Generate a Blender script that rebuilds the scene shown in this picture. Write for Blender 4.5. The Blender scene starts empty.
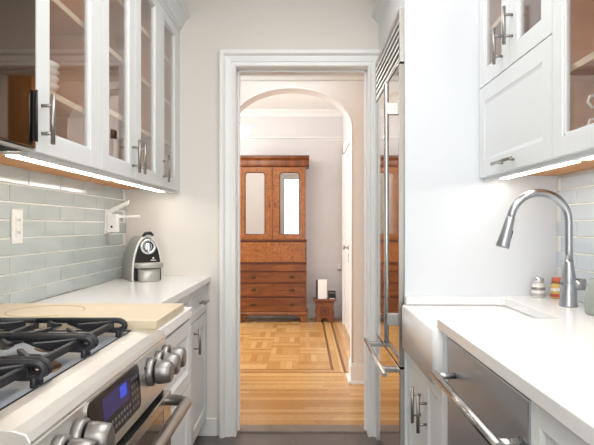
import bpy, bmesh, math, random
from mathutils import Vector, Matrix
random.seed(7)
C = bpy.context.scene.collection
PI = math.pi
H = 1.19                       # eye height

# ------------------------------------------------------------------ camera, world, lights, exposure
cam_d = bpy.data.cameras.new('camera'); cam = bpy.data.objects.new('camera', cam_d); C.objects.link(cam)
cam.location = (0, 0, H); cam.rotation_euler = (PI/2, 0, 0)
cam_d.sensor_width = 36; cam_d.lens = 36*560/594
cam_d.shift_x = -7/594; cam_d.shift_y = 3.5/594
cam_d.clip_start = .02
bpy.context.scene.camera = cam
vs = bpy.context.scene.view_settings
vs.view_transform = 'Standard'; vs.look = 'None'; vs.gamma = 1; vs.use_curve_mapping = False
vs.exposure = 0.2

w = bpy.data.worlds.new('world'); bpy.context.scene.world = w; w.use_nodes = True
w.node_tree.nodes['Background'].inputs[0].default_value = (.93, .96, 1, 1)
w.node_tree.nodes['Background'].inputs[1].default_value = 3.6

def area(name, loc, rot, sx, sy, power, col):
    l = bpy.data.lights.new(name, 'AREA'); l.shape = 'RECTANGLE'; l.size = sx; l.size_y = sy
    l.energy = power; l.color = col
    o = bpy.data.objects.new(name, l); o.location = loc; o.rotation_euler = rot; C.objects.link(o)
    return o
area('kitchen_ceiling_fill', (0, 1.35, 2.57), (0, 0, 0), .9, 2.2, 20, (1, .98, .96))  # large unseen panel added overhead for soft light
area('kitchen_rear_fill', (0, -.7, 2.57), (math.radians(30), 0, 0), 1.4, 1.2, 25, (1, .98, .96))  # added fill behind the camera, no fixture modelled
area('hallway_fill', (-.1, 3.78, 2.6), (0, 0, 0), .7, .6, 4.2, (1, .97, .94))  # added to brighten the passage, source unseen
area('living_room_side_fill', (-2.9, 5.9, 1.5), (0, -PI/2, 0), 1.7, 1.8, 58, (.97, .98, 1))  # added side fill for the far room, no window modelled here
area('living_room_ceiling_fill', (-1.0, 5.6, 2.62), (0, 0, 0), 1.2, 1.2, 10, (1, .98, .96))  # extra overhead fill added to the far room

# ------------------------------------------------------------------ materials
def lin(c):
    return tuple(((v/255)/12.92 if v/255 <= .04045 else ((v/255+.055)/1.055)**2.4) for v in c) + (1,)
def mat(name, col, rough=.5, metal=0, spec=.5, noise=0, nscale=20, bump=0, bscale=200, coat=0, stretch=None):
    m = bpy.data.materials.new(name); m.use_nodes = True; nt = m.node_tree
    b = nt.nodes['Principled BSDF']
    b.inputs['Base Color'].default_value = lin(col); b.inputs['Roughness'].default_value = rough
    b.inputs['Metallic'].default_value = metal; b.inputs['Specular IOR Level'].default_value = spec
    b.inputs['Coat Weight'].default_value = coat
    tc = nt.nodes.new('ShaderNodeTexCoord')
    mp = nt.nodes.new('ShaderNodeMapping'); nt.links.new(tc.outputs['Object'], mp.inputs[0])
    if stretch: mp.inputs['Scale'].default_value = stretch
    if noise:
        n = nt.nodes.new('ShaderNodeTexNoise'); n.inputs['Scale'].default_value = nscale; n.inputs['Detail'].default_value = 4
        nt.links.new(mp.outputs[0], n.inputs['Vector'])
        r = nt.nodes.new('ShaderNodeValToRGB')
        l = lin(col)
        r.color_ramp.elements[0].position = .3; r.color_ramp.elements[1].position = .7
        r.color_ramp.elements[0].color = tuple(v*(1-noise) for v in l[:3]) + (1,)
        r.color_ramp.elements[1].color = tuple(min(1, v*(1+noise)) for v in l[:3]) + (1,)
        nt.links.new(n.outputs['Fac'], r.inputs[0]); nt.links.new(r.outputs[0], b.inputs['Base Color'])
    if bump:
        n2 = nt.nodes.new('ShaderNodeTexNoise'); n2.inputs['Scale'].default_value = bscale
        nt.links.new(mp.outputs[0], n2.inputs['Vector'])
        bp = nt.nodes.new('ShaderNodeBump'); bp.inputs['Strength'].default_value = bump; bp.inputs['Distance'].default_value = .002
        nt.links.new(n2.outputs['Fac'], bp.inputs['Height']); nt.links.new(bp.outputs[0], b.inputs['Normal'])
    return m
def wood(name, c1, c2, c3, rough=.35, scale=6, axis='Z', spec=.5, dist=6):
    m = bpy.data.materials.new(name); m.use_nodes = True; nt = m.node_tree; b = nt.nodes['Principled BSDF']
    tc = nt.nodes.new('ShaderNodeTexCoord'); mp = nt.nodes.new('ShaderNodeMapping')
    s = {'X': (.15, 1, 1), 'Y': (1, .15, 1), 'Z': (1, 1, .15), 'N': (1, 1, 1)}[axis]
    mp.inputs['Scale'].default_value = s
    nt.links.new(tc.outputs['Object'], mp.inputs[0])
    n = nt.nodes.new('ShaderNodeTexNoise'); n.inputs['Scale'].default_value = scale; n.inputs['Detail'].default_value = 8
    n.inputs['Roughness'].default_value = .65; n.inputs['Distortion'].default_value = dist*.2
    nt.links.new(mp.outputs[0], n.inputs['Vector'])
    r = nt.nodes.new('ShaderNodeValToRGB'); e = r.color_ramp.elements
    e[0].position = .28; e[0].color = lin(c1); e[1].position = .72; e[1].color = lin(c3)
    k = e.new(.5); k.color = lin(c2)
    nt.links.new(n.outputs['Fac'], r.inputs[0]); nt.links.new(r.outputs[0], b.inputs['Base Color'])
    b.inputs['Roughness'].default_value = rough; b.inputs['Specular IOR Level'].default_value = spec
    return m
def planks(name, cols, rough=.25):
    m = bpy.data.materials.new(name); m.use_nodes = True; nt = m.node_tree; b = nt.nodes['Principled BSDF']
    at = nt.nodes.new('ShaderNodeAttribute'); at.attribute_name = 'plank'
    r = nt.nodes.new('ShaderNodeValToRGB'); e = r.color_ramp.elements
    e[0].color = lin(cols[0]); e[1].color = lin(cols[-1]); e[0].position = 0; e[1].position = 1
    for i, c in enumerate(cols[1:-1]):
        k = e.new((i+1)/(len(cols)-1)); k.color = lin(c)
    nt.links.new(at.outputs['Fac'], r.inputs[0])
    tc = nt.nodes.new('ShaderNodeTexCoord')
    n = nt.nodes.new('ShaderNodeTexNoise'); n.inputs['Scale'].default_value = 30; n.inputs['Detail'].default_value = 6
    nt.links.new(tc.outputs['Object'], n.inputs['Vector'])
    mx = nt.nodes.new('ShaderNodeMix'); mx.data_type = 'RGBA'; mx.blend_type = 'MULTIPLY'; mx.inputs[0].default_value = .35
    cr = nt.nodes.new('ShaderNodeValToRGB'); cr.color_ramp.elements[0].position = .3; cr.color_ramp.elements[0].color = (.6, .55, .5, 1)
    cr.color_ramp.elements[1].position = .65
    nt.links.new(n.outputs['Fac'], cr.inputs[0])
    nt.links.new(r.outputs[0], mx.inputs[6]); nt.links.new(cr.outputs[0], mx.inputs[7])
    nt.links.new(mx.outputs[2], b.inputs['Base Color'])
    b.inputs['Roughness'].default_value = rough
    return m
def glass(name, tint=(.93, .95, .94), refl=1.5, rough=0):
    m = bpy.data.materials.new(name); m.use_nodes = True; nt = m.node_tree; nt.nodes.clear()
    out = nt.nodes.new('ShaderNodeOutputMaterial'); mx = nt.nodes.new('ShaderNodeMixShader')
    f = nt.nodes.new('ShaderNodeFresnel')
    ge = nt.nodes.new('ShaderNodeNewGeometry'); mr = nt.nodes.new('ShaderNodeMapRange')     # same index going in and out of the pane
    mr.inputs[3].default_value = refl; mr.inputs[4].default_value = 1/refl
    nt.links.new(ge.outputs['Backfacing'], mr.inputs[0]); nt.links.new(mr.outputs[0], f.inputs[0])
    t = nt.nodes.new('ShaderNodeBsdfTransparent'); t.inputs[0].default_value = tint + (1,)
    g = nt.nodes.new('ShaderNodeBsdfGlossy'); g.inputs['Roughness'].default_value = rough; g.inputs[0].default_value = (1, 1, 1, 1)
    nt.links.new(f.outputs[0], mx.inputs[0]); nt.links.new(t.outputs[0], mx.inputs[1]); nt.links.new(g.outputs[0], mx.inputs[2])
    nt.links.new(mx.outputs[0], out.inputs[0])
    return m
def emit(name, col, s):
    m = bpy.data.materials.new(name); m.use_nodes = True; b = m.node_tree.nodes['Principled BSDF']
    b.inputs['Base Color'].default_value = lin(col); b.inputs['Emission Color'].default_value = lin(col); b.inputs['Emission Strength'].default_value = s
    return m
M = dict(
    cream=mat('cream_wall_paint', (229, 224, 216), .75, bump=.15, noise=.01, nscale=3),
    hall=mat('hallway_wall_paint', (234, 231, 228), .75, bump=.15, noise=.01, nscale=3),
    room=mat('pale_room_wall_paint', (226, 223, 223), .8, bump=.12, noise=.012, nscale=3),
    ceil=mat('ceiling_white_paint', (244, 243, 240), .85, bump=.1),
    trim=mat('white_gloss_trim_paint', (241, 241, 239), .35, bump=.04, bscale=60),
    panel=mat('pale_grey_panel_paint', (222, 226, 230), .5, bump=.05, bscale=80),
    cab=mat('white_cabinet_lacquer', (226, 229, 230), .38, bump=.03, bscale=80),
    quartz=mat('white_quartz', (238, 238, 237), .18, noise=.012, nscale=40),
    porcelain=mat('white_porcelain', (247, 247, 246), .22, spec=.35),
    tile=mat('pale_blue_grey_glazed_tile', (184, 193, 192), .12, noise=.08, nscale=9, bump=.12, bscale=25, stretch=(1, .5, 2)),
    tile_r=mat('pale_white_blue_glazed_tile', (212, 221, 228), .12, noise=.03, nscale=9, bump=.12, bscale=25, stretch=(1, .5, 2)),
    grout=mat('pale_grout', (236, 236, 230), .8, bump=.3),
    steel=mat('brushed_stainless_steel', (196, 194, 190), .24, metal=1, noise=.05, nscale=30, stretch=(1, 1, 25)),
    mirror_steel=mat('polished_stainless_door', (205, 203, 199), .07, metal=1, noise=.02, nscale=20, stretch=(1, 1, .2)),
    dw_steel=mat('brushed_grey_steel', (176, 181, 188), .4, metal=1, noise=.05, nscale=30, stretch=(1, .3, 20)),
    range_steel=mat('warm_stainless_range_top', (222, 220, 216), .36, metal=1, noise=.04, nscale=12),
    nickel=mat('brushed_nickel', (158, 154, 148), .3, metal=1),
    knob=mat('satin_knob_metal', (150, 148, 146), .36, metal=1),
    faucet=mat('satin_faucet_steel', (172, 175, 179), .28, metal=1),
    louvre=mat('bright_satin_louvre', (238, 238, 236), .4, metal=.7),
    chrome=mat('chrome', (225, 226, 228), .08, metal=1),
    iron=mat('black_cast_iron', (34, 34, 38), .34, bump=.3, bscale=300),
    burner=mat('black_enamel_burner_cap', (22, 22, 24), .3),
    cooktop=mat('blue_grey_cooktop_steel', (216, 222, 232), .32, metal=.6, noise=.08, nscale=14),
    brass=mat('warm_burner_ring', (190, 160, 130), .3, metal=1),
    black=mat('black_plastic', (26, 26, 27), .3),
    blackgloss=mat('black_mirror_glass', (16, 14, 13), .03, coat=1, spec=1.0),
    bronze=mat('black_bronze_mirror_glass', (104, 90, 78), .03, metal=1),
    touch=mat('black_touch_glass', (20, 19, 24), .3, spec=.2),
    dark=mat('dark_gap', (30, 29, 28), .8),
    grey=mat('grey_silver_plastic', (184, 182, 175), .35, metal=.4),
    ovenglass=mat('brown_oven_glass', (58, 48, 42), .05, coat=.6, spec=.8),
    white=mat('white_plastic', (240, 240, 236), .4),
    dish=mat('white_china', (240, 238, 232), .12, coat=.4),
    floor_tile=mat('dark_taupe_floor_tile', (98, 90, 86), .35, noise=.12, nscale=6),
    floor_grout=mat('floor_grout', (124, 116, 110), .8),
    stone=mat('grey_brown_stone_sill', (132, 116, 102), .3, noise=.2, nscale=9),
    glass=glass('cabinet_glass', (.93, .91, .89)),
    clear=glass('clear_glass', (.93, .95, .95)),
    birch=wood('birch_cabinet_interior', (200, 132, 66), (214, 148, 80), (226, 164, 98), .5, 5, 'Y'),
    ply=wood('warm_plywood_underside', (196, 132, 72), (212, 148, 88), (222, 164, 104), .5, 6, 'Y'),
    edge=mat('pale_maple_shelf_edge', (226, 208, 180), .5),
    board=wood('pale_maple_board', (202, 186, 158), (212, 197, 170), (220, 206, 182), .5, 9, 'X'),
    burnt=mat('darker_scorched_groove', (176, 148, 110), .6),
    walnut=wood('honey_mahogany', (74, 34, 12), (116, 62, 24), (150, 88, 38), .3, 7, 'Z'),
    burl=wood('figured_burl_veneer', (104, 54, 18), (144, 84, 32), (178, 114, 52), .28, 16, 'N', dist=12),
    drawer_wood=wood('flame_mahogany_veneer', (72, 32, 12), (114, 60, 22), (152, 88, 36), .28, 12, 'X', dist=10),
    darkwood=mat('dark_moulding_wood', (84, 38, 18), .35, noise=.2, nscale=12),
    antique=mat('aged_brass', (96, 70, 42), .4, metal=.8),
    silvermirror=mat('old_mirror', (196, 193, 190), .02, metal=1),
    oakcarve=wood('reddish_carved_oak', (96, 50, 28), (120, 66, 38), (144, 84, 50), .45, 12, 'Z'),
    parquet=planks('honey_oak_planks', [(194, 142, 80), (208, 158, 94), (218, 170, 108), (228, 184, 122)], .22),
    inlay=mat('dark_walnut_inlay', (128, 80, 42), .3, noise=.15, nscale=20),
    gap=mat('brown_floor_joint', (120, 76, 40), .6),  # brown base showing in the joints between planks
    led=emit('warm_white_led', (255, 249, 240), 13),
    lampglow=emit('lit_opal_glass', (255, 244, 226), 2.2),
    screen=emit('blue_violet_display', (40, 32, 84), .3),
    screen2=emit('blue_display_glow', (50, 70, 190), .5),
    key=mat('pale_keypad_marks', (110, 112, 120), .5),
    ceramic_y=mat('yellow_glazed', (222, 190, 110), .3), ceramic_r=mat('red_glazed', (196, 96, 70), .3),
)

# ------------------------------------------------------------------ helpers
OFF = {}
class G:
    def __init__(s): s.bm = bmesh.new()
    def quad(s, pts, smooth=False):
        f = s.bm.faces.new([s.bm.verts.new(p) for p in pts]); f.smooth = smooth; return f
    def box(s, x0, x1, y0, y1, z0, z1):
        if x0 > x1: x0, x1 = x1, x0
        if y0 > y1: y0, y1 = y1, y0
        if z0 > z1: z0, z1 = z1, z0
        v = [s.bm.verts.new((x, y, z)) for x in (x0, x1) for y in (y0, y1) for z in (z0, z1)]
        for q in ((0,1,3,2),(4,6,7,5),(0,4,5,1),(2,3,7,6),(0,2,6,4),(1,5,7,3)):
            s.bm.faces.new([v[i] for i in q])
        return s
    def prism(s, pts, axis, a, b, smooth=False):
        """pts: 2D outline in the plane normal to axis (axis 'x': (y,z); 'y': (x,z); 'z': (x,y))"""
        def P(p, t): return {'x': (t, p[0], p[1]), 'y': (p[0], t, p[1]), 'z': (p[0], p[1], t)}[axis]
        A = [s.bm.verts.new(P(p, a)) for p in pts]; B = [s.bm.verts.new(P(p, b)) for p in pts]
        n = len(pts)
        for i in range(n):
            f = s.bm.faces.new((A[i], A[(i+1) % n], B[(i+1) % n], B[i])); f.smooth = smooth
        s.bm.faces.new(A[::-1]); s.bm.faces.new(B)
        return s
    def tube(s, pts, r, n=12, caps=True, flat=1.0):
        pts = [Vector(p) for p in pts]
        rs = r if isinstance(r, (list, tuple)) else [r]*len(pts)
        rings = []; up = None
        for i, p in enumerate(pts):
            d = (pts[min(i+1, len(pts)-1)] - pts[max(i-1, 0)]).normalized()
            if up is None:
                up = Vector((0, 0, 1)) if abs(d.z) < .9 else Vector((0, 1, 0))
            a = d.cross(up).normalized(); b = a.cross(d).normalized(); up = b
            rings.append([s.bm.verts.new(p + a*math.cos(2*PI*k/n)*rs[i] + b*math.sin(2*PI*k/n)*rs[i]*flat) for k in range(n)])
        for A, B in zip(rings, rings[1:]):
            for k in range(n):
                f = s.bm.faces.new((A[k], A[(k+1) % n], B[(k+1) % n], B[k])); f.smooth = True
        if caps: s.bm.faces.new(rings[0][::-1]); s.bm.faces.new(rings[-1])
        return s
    def lathe(s, c, prof, n=28, axis='z', caps=True):
        """prof: list of (radius, height) from bottom up"""
        c = Vector(c); rings = []
        def P(r, h, a):
            u, v = r*math.cos(a), r*math.sin(a)
            return c + Vector({'z': (u, v, h), 'x': (h, u, v), 'y': (u, h, v)}[axis])
        for r, h in prof:
            rings.append([s.bm.verts.new(P(max(r, 1e-4), h, 2*PI*k/n)) for k in range(n)])
        for A, B in zip(rings, rings[1:]):
            for k in range(n):
                f = s.bm.faces.new((A[k], A[(k+1) % n], B[(k+1) % n], B[k])); f.smooth = True
        if caps: s.bm.faces.new(rings[0][::-1]); s.bm.faces.new(rings[-1])
        return s
    def build(s, name, m, parent=None, bevel=0, seg=2, subd=0):
        if parent is not None:
            o3 = OFF.get(parent, (0, 0, 0))
            for v in s.bm.verts: v.co -= Vector(o3)
        bmesh.ops.recalc_face_normals(s.bm, faces=s.bm.faces[:])
        me = bpy.data.meshes.new(name); s.bm.to_mesh(me); s.bm.free()
        o = bpy.data.objects.new(name, me); C.objects.link(o)
        me.materials.append(m if not isinstance(m, str) else M[m])
        if parent is not None: o.parent = parent; OFF[o] = OFF.get(parent, (0, 0, 0))
        if bevel:
            b = o.modifiers.new('bevel', 'BEVEL'); b.width = bevel; b.segments = seg; b.limit_method = 'ANGLE'; b.angle_limit = .7
            b.harden_normals = False
        if subd:
            d = o.modifiers.new('subd', 'SUBSURF'); d.levels = subd; d.render_levels = subd
        return o
def thing(name, label, cat, loc, group=None, rz=0, world=True):
    o = bpy.data.objects.new(name, None); C.objects.link(o); o.location = loc; o.rotation_euler = (0, 0, rz)
    o.empty_display_size = .05
    o['label'] = label; o['category'] = cat
    if group: o['group'] = group
    OFF[o] = tuple(loc) if world else (0, 0, 0)
    return o
def tag(o, label, cat, group=None):
    o['label'] = label; o['category'] = cat
    if group: o['group'] = group
    return o
def struct(name, g, m, bevel=0):
    o = g.build(name, m, None, bevel); o['kind'] = 'structure'; return o
def copy_tree(o, parent=None):
    c = o.copy(); C.objects.link(c)
    if parent is not None: c.parent = parent
    for ch in [x for x in bpy.data.objects if x.parent == o]: copy_tree(ch, c)
    return c
def rebase(o, c):            # move a single-mesh object's origin to c
    for v in o.data.vertices: v.co -= Vector(c)
    o.location = c; return o

# ------------------------------------------------------------------ setting
YW = 3.182; YT = 3.33; YA = 4.24; YB = 4.42; YR = 7.25
XL = -1.02; XR = 1.044; YP = 2.295
DL, DR, DT = -.384, .362, 2.090          # kitchen doorway
# kitchen floor: grout base and tiles
struct('floor', G().box(-1.1, 1.15, -1.6, 3.22, -.05, -.003), 'floor_grout')
g = G()
for i in range(-4, 5):
    for j in range(18):
        x0 = -.078 + i*.305; y1 = 3.218 - j*.28
        if x0 < -1.1 or x0 > 1.0: continue
        g.box(x0+.002, x0+.303, y1-.277, y1, -.004, 0)
struct('floor', g, 'floor_tile', bevel=.001)
struct('trim_1', G().box(DL-.02, DR+.02, 3.222, YT, -.02, .010), 'stone', bevel=.003)
# walls
struct('wall_left', G().box(XL-.1, XL, -1.6, YW, 0, 2.7), 'cream')
struct('wall_right', G().box(XR, XR+.1, -1.6, YW, 0, 2.7), 'cream')
g = G(); g.box(XL-.1, DL-.02, YW, YT, 0, 2.7); g.box(DR+.02, XR+.1, YW, YT, 0, 2.7); g.box(DL-.02, DR+.02, YW, YT, DT+.02, 2.7)
struct('wall_back', g, 'cream')
g = G(); g.box(XL-.1, -.7, -1.7, -1.6, 0, 2.7); g.box(.9, XR+.1, -1.7, -1.6, 0, 2.7); g.box(-.7, .9, -1.7, -1.6, 0, .35); g.box(-.7, .9, -1.7, -1.6, 2.35, 2.7)  # opening sized to let extra fill light in from behind
struct('wall_front', g, 'cream')
struct('ceiling', G().box(XL-.1, XR+.1, -1.7, YT, 2.62, 2.7), 'ceil')
struct('wall_partition', G().box(.414, XR, YP, YP+.018, 0, 2.62), 'panel')
# window frame behind the viewer, added with its opening to let fill light in
g = G()
for a in ((-.7, -.65, .35, 2.35), (.85, .9, .35, 2.35), (-.65, .85, .35, .40), (-.65, .85, 2.3, 2.35), (.075, .125, .4, 2.3)):
    g.box(a[0], a[1], -1.68, -1.63, a[2], a[3])
wf = struct('fill_window_1', g, 'trim', bevel=.004)
# doorway casing: profile swept round the opening
def casing(name, xl, xr, zt, y0, prof, sgn=-1, m='trim'):
    g = G(); rows = []
    for u, d in prof:
        rows.append([g.bm.verts.new(p) for p in ((xl-u, y0+sgn*d, 0), (xl-u, y0+sgn*d, zt+u), (xr+u, y0+sgn*d, zt+u), (xr+u, y0+sgn*d, 0))])
    for A, B in zip(rows, rows[1:]):
        for k in range(3): g.bm.faces.new((A[k], A[k+1], B[k+1], B[k]))
    A, B = rows[0], rows[-1]
    for k in range(3): g.bm.faces.new((A[k], A[k+1], B[k+1], B[k]))
    g.bm.faces.new([r[0] for r in rows]); g.bm.faces.new([r[3] for r in rows])
    return struct(name, g, m)
prof = [(0, 0), (0, .018), (.006, .024), (.014, .024), (.018, .016), (.030, .016), (.034, .022), (.060, .026), (.068, .026), (.074, .036), (.082, .042), (.100, .042), (.107, .036), (.107, 0)]
prof = [(u*.88, d) for u, d in prof]
casing('door_1', DL, DR, DT, YW, prof)
casing('door_2', DL, DR, DT, YT, prof, 1)
g = G(); g.box(DL-.02, DL, YW-.002, YT+.002, 0, DT); g.box(DR, DR+.02, YW-.002, YT+.002, 0, DT); g.box(DL-.02, DR+.02, YW-.002, YT+.002, DT, DT+.02)
g.box(DL, DL+.012, YW+.05, YW+.09, 0, DT); g.box(DR-.012, DR, YW+.05, YW+.09, 0, DT); g.box(DL, DR, YW+.05, YW+.09, DT-.012, DT)
struct('trim_2', g, 'trim', bevel=.002)
struct('baseboard_back', G().box(-.60, DL-.108, YW-.014, YW-.0005, 0, .10), 'trim', bevel=.004)

# hallway
struct('wall_hallway_left', G().box(-1.7, -1.6, YT, YA, 0, 2.7), 'hall')
struct('wall_hallway_right', G().box(1.1, 1.2, YT, YA, 0, 2.7), 'hall')
struct('ceiling', G().box(-1.7, 1.2, YT, YA, 2.63, 2.7), 'ceil')
# arch wall
def arch_wall():
    xc, hw, zs, rise = -.098, .462, 1.937, .298
    g = G(); N = 40
    xs = [xc - hw*math.cos(PI*i/N) for i in range(N+1)]; zs_ = [zs + rise*math.sin(PI*i/N) for i in range(N+1)]
    for y in (YA, YB):
        for i in range(N):
            g.quad([(xs[i], y, zs_[i]), (xs[i+1], y, zs_[i+1]), (xs[i+1], y, 2.72), (xs[i], y, 2.72)])
        g.quad([(-3.2, y, 0), (xc-hw, y, 0), (xc-hw, y, 2.72), (-3.2, y, 2.72)])
        g.quad([(xc+hw, y, 0), (1.3, y, 0), (1.3, y, 2.72), (xc+hw, y, 2.72)])
    for i in range(N):
        g.quad([(xs[i], YA, zs_[i]), (xs[i+1], YA, zs_[i+1]), (xs[i+1], YB, zs_[i+1]), (xs[i], YB, zs_[i])], True)
    g.quad([(xc-hw, YA, 0), (xc-hw, YB, 0), (xc-hw, YB, zs), (xc-hw, YA, zs)])
    g.quad([(xc+hw, YA, 0), (xc+hw, YB, 0), (xc+hw, YB, zs), (xc+hw, YA, zs)])
    struct('wall_archway', g, 'hall')
    # slim corner bead round the arch edge
    path = [(xc-hw, 0)] + list(zip(xs, zs_)) + [(xc+hw, 0)]
    g = G(); g.tube([(x, YA, z) for x, z in path], .006, 6); struct('trim_3', g, 'trim')
    x = xc + hw
    g = G()
    g.box(x-.012, 1.1, YA-.016, YB+.012, 0, .13); g.box(x-.006, 1.1, YA-.009, YB+.006, .13, .150)
    g.prism([(YA-.034, .0), (YA-.016, 0), (YA-.016, .022), (YA-.026, .018)], 'x', x-.02, 1.1)
    g.box(x-.03, x-.012, YA-.034, YB+.03, 0, .02)
    struct('baseboard_arch_right', g, 'trim', bevel=.003)
    x = xc - hw
    g = G(); g.box(-1.6, x+.012, YA-.016, YB+.012, 0, .13); g.box(-1.6, x+.006, YA-.009, YB+.006, .13, .150)
    struct('baseboard_arch_left', g, 'trim', bevel=.003)
arch_wall()
# picture rail in the hallway
struct('trim_4', G().prism([(YA, 2.29), (YA-.012, 2.295), (YA-.02, 2.31), (YA-.034, 2.325), (YA-.034, 2.332), (YA, 2.332)], 'x', -1.6, 1.1), 'trim')
# birch wardrobe standing in the right of the hallway, added unseen to give the left-hand glass a warm reflection
t = thing('wardrobe', 'honey birch wardrobe added in the hallway to warm the reflection in the left cabinet glass', 'wardrobe', (.795, 4.08, 0))
M['birch_pale'] = wood('pale_honey_birch', (214, 158, 100), (226, 172, 114), (236, 188, 132), .45, 5, 'Z')
G().box(.50, 1.09, 3.96, 4.20, .03, 2.275).build('body', 'birch_pale', t, bevel=.003)
G().box(.52, 1.07, 3.98, 4.19, .001, .029).build('plinth', 'dark', t)
for a, b in ((.505, .793), (.797, 1.085)):
    d = G().box(a, b, 3.94, 3.959, .04, 2.27).build('door', 'birch_pale', t, bevel=.002)
    G().box(a+.05, b-.05, 3.934, 3.94, .12, 2.19).build('panel', 'birch_pale', d, bevel=.003)
# living room
struct('wall_room_back', G().box(-3.3, .62, YR, YR+.1, 0, 2.8), 'room')
struct('wall_room_right', G().box(.50, .6, YB+.012, YR, 0, 2.8), 'room')
struct('wall_room_left', G().box(-3.3, -3.2, YB, YR, 0, 2.8), 'room')
struct('ceiling', G().box(-3.3, .62, YB, YR+.1, 2.69, 2.8), 'ceil')
struct('trim_5', G().prism([(YR, 2.29), (YR-.010, 2.295), (YR-.014, 2.31), (YR-.045, 2.322), (YR-.045, 2.338), (YR, 2.338)], 'x', -3.2, .5), 'trim')
struct('trim_6', G().prism([(YR, 2.60), (YR-.02, 2.61), (YR-.03, 2.64), (YR-.07, 2.675), (YR-.07, 2.69), (YR, 2.69)], 'x', -3.2, .5), 'ceil')
g = G(); g.box(-3.2, .5, YR-.016, YR, 0, .15); g.box(-3.2, .5, YR-.022, YR, .15, .17); struct('baseboard_room_back', g, 'trim', bevel=.003)
g = G(); g.box(.484, .5, YB+.02, 5.55, 0, .15); g.box(.478, .5, YB+.02, 5.55, .15, .17); g.box(.484, .5, 6.95, YR, 0, .17); struct('baseboard_room_right', g, 'trim', bevel=.003)
# panelled door on the room's right wall with its frame
g = G(); g.box(.470, .4995, 5.60, 5.70, 0, 2.16); g.box(.470, .4995, 6.78, 6.88, 0, 2.16); g.box(.470, .4995, 5.60, 6.88, 2.06, 2.16)
struct('door_3', g, 'trim', bevel=.004)
g = G(); g.box(.482, .4995, 5.71, 6.77, .01, 2.05)
for z0, z1 in ((.22, .9), (1.05, 1.9)):
    for y0, y1 in ((5.83, 6.19), (6.29, 6.65)):
        g.box(.478, .483, y0, y1, z0, z1)
dleaf = struct('door_4', g, 'trim', bevel=.003)
dh = G(); dh.lathe((.478, 6.0, .96), [(.024, 0), (.024, -.006), (.01, -.008), (.01, -.035), (.022, -.04), (.026, -.05), (.018, -.062)], axis='x', n=18)
dh.box(.476, .48, 5.975, 6.025, .80, .90)
dho = dh.build('door_handle', 'nickel', dleaf)

# wood floors: boards running across near the doorway, blocks beyond
def plank_mesh(name, rects, m, z=0.0, gapw=.0011):
    bm = bmesh.new(); lay = bm.faces.layers.float.new('plank')
    for x0, x1, y0, y1 in rects:
        v = [bm.verts.new(p) for p in ((x0+gapw, y0+gapw, z), (x1-gapw, y0+gapw, z), (x1-gapw, y1-gapw, z), (x0+gapw, y1-gapw, z))]
        f = bm.faces.new(v); f[lay] = random.random()
    me = bpy.data.meshes.new(name); bm.to_mesh(me); bm.free()
    o = bpy.data.objects.new(name, me); C.objects.link(o); me.materials.append(M[m]); o['kind'] = 'structure'; return o
struct('floor', G().box(-3.2, 1.2, YT, YR, -.06, -.002), 'gap')
rects = []
y = YT
while y < 4.50:
    x = -1.6 - random.random()*.5
    while x < 1.1:
        L = random.uniform(.7, 1.5); rects.append((x, min(x+L, 1.2), y, y+.0505)); x += L
    y += .0505
y1 = y
plank_mesh('floor', rects, 'parquet')
rects = []; B = .27; n = 5
by = y1 + .115
j = 0
X0, X1 = -3.2, .225
while by + j*B < YR:
    i = 0
    while X1 - i*B > -3.2:
        xb1 = X1 - i*B; xb0 = xb1 - B; yb0 = by + j*B
        for k in range(n):
            if (i + j) % 2: rects.append((xb0 + k*B/n, xb0 + (k+1)*B/n, yb0, yb0+B))
            else: rects.append((xb0, xb1, yb0 + k*B/n, yb0 + (k+1)*B/n))
        i += 1
    j += 1
plank_mesh('floor', rects, 'parquet')
rects = []
for x0, x1 in ((.245, .295), (.345, .395), (.395, .445), (.445, .50)):
    y = y1 + .02
    while y < YR:
        L = random.uniform(.5, 1.0); rects.append((x0, x1, y, min(y+L, YR))); y += L
rects += [(.295, .325, y1+.02, YR)]
for y0 in (y1+.020, y1+.062):
    x = -3.2
    while x < .245:
        L = random.uniform(.5, 1.0); rects.append((x, min(x+L, .245), y0, y0+.036)); x += L
plank_mesh('floor', rects, 'parquet')
g = G(); g.box(.228, .243, y1+.098, YR, -.002, .0004); g.box(.327, .342, y1, YR, -.002, .0004)
g.box(-3.2, .245, y1+.098, y1+.115, -.002, .0004); g.box(-3.2, .5, y1, y1+.018, -.002, .0004)
struct('floor', g, 'inlay')

# tiled backsplashes
def splash(side, x, ya, yb, z0, z1, m, first):
    s = 1 if side == 'left' else -1
    struct('wall_tiling_'+side, G().box(x + s*.0005, x+s*.006, ya, yb, z0, z1), 'grout')
    g = G(); P, Q = .0624, .269
    k = 0; z = z0 - .006 + .0015
    while z < z1:
        y = yb + first - (Q/2 if k % 2 else 0)
        while y > ya:
            a, b = max(ya, y-Q+.0045), min(yb, y); c, d = max(z, z0), min(z+P-.0045, z1)
            if b-a > .01 and d-c > .006:
                X0, X1 = x+s*.004, x+s*.0095
                o = [(X0, a, c), (X0, b, c), (X0, b, d), (X0, a, d)]; e = .0022
                i = [(X1, a+e, c+e), (X1, b-e, c+e), (X1, b-e, d-e), (X1, a+e, d-e)]
                vo = [g.bm.verts.new(p) for p in o]; vi = [g.bm.verts.new(p) for p in i]
                for q in range(4): g.bm.faces.new((vo[q], vo[(q+1) % 4], vi[(q+1) % 4], vi[q]))
                g.bm.faces.new(vi)
            y -= Q
        z += P; k += 1
    struct('wall_tiling_'+side, g, m)
splash('left', XL, .2, YW-.001, .905, 1.40, 'tile', -.455+.269*2)
splash('right', XR, .2, YP-.001, .905, 1.385, 'tile_r', .1)

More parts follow.
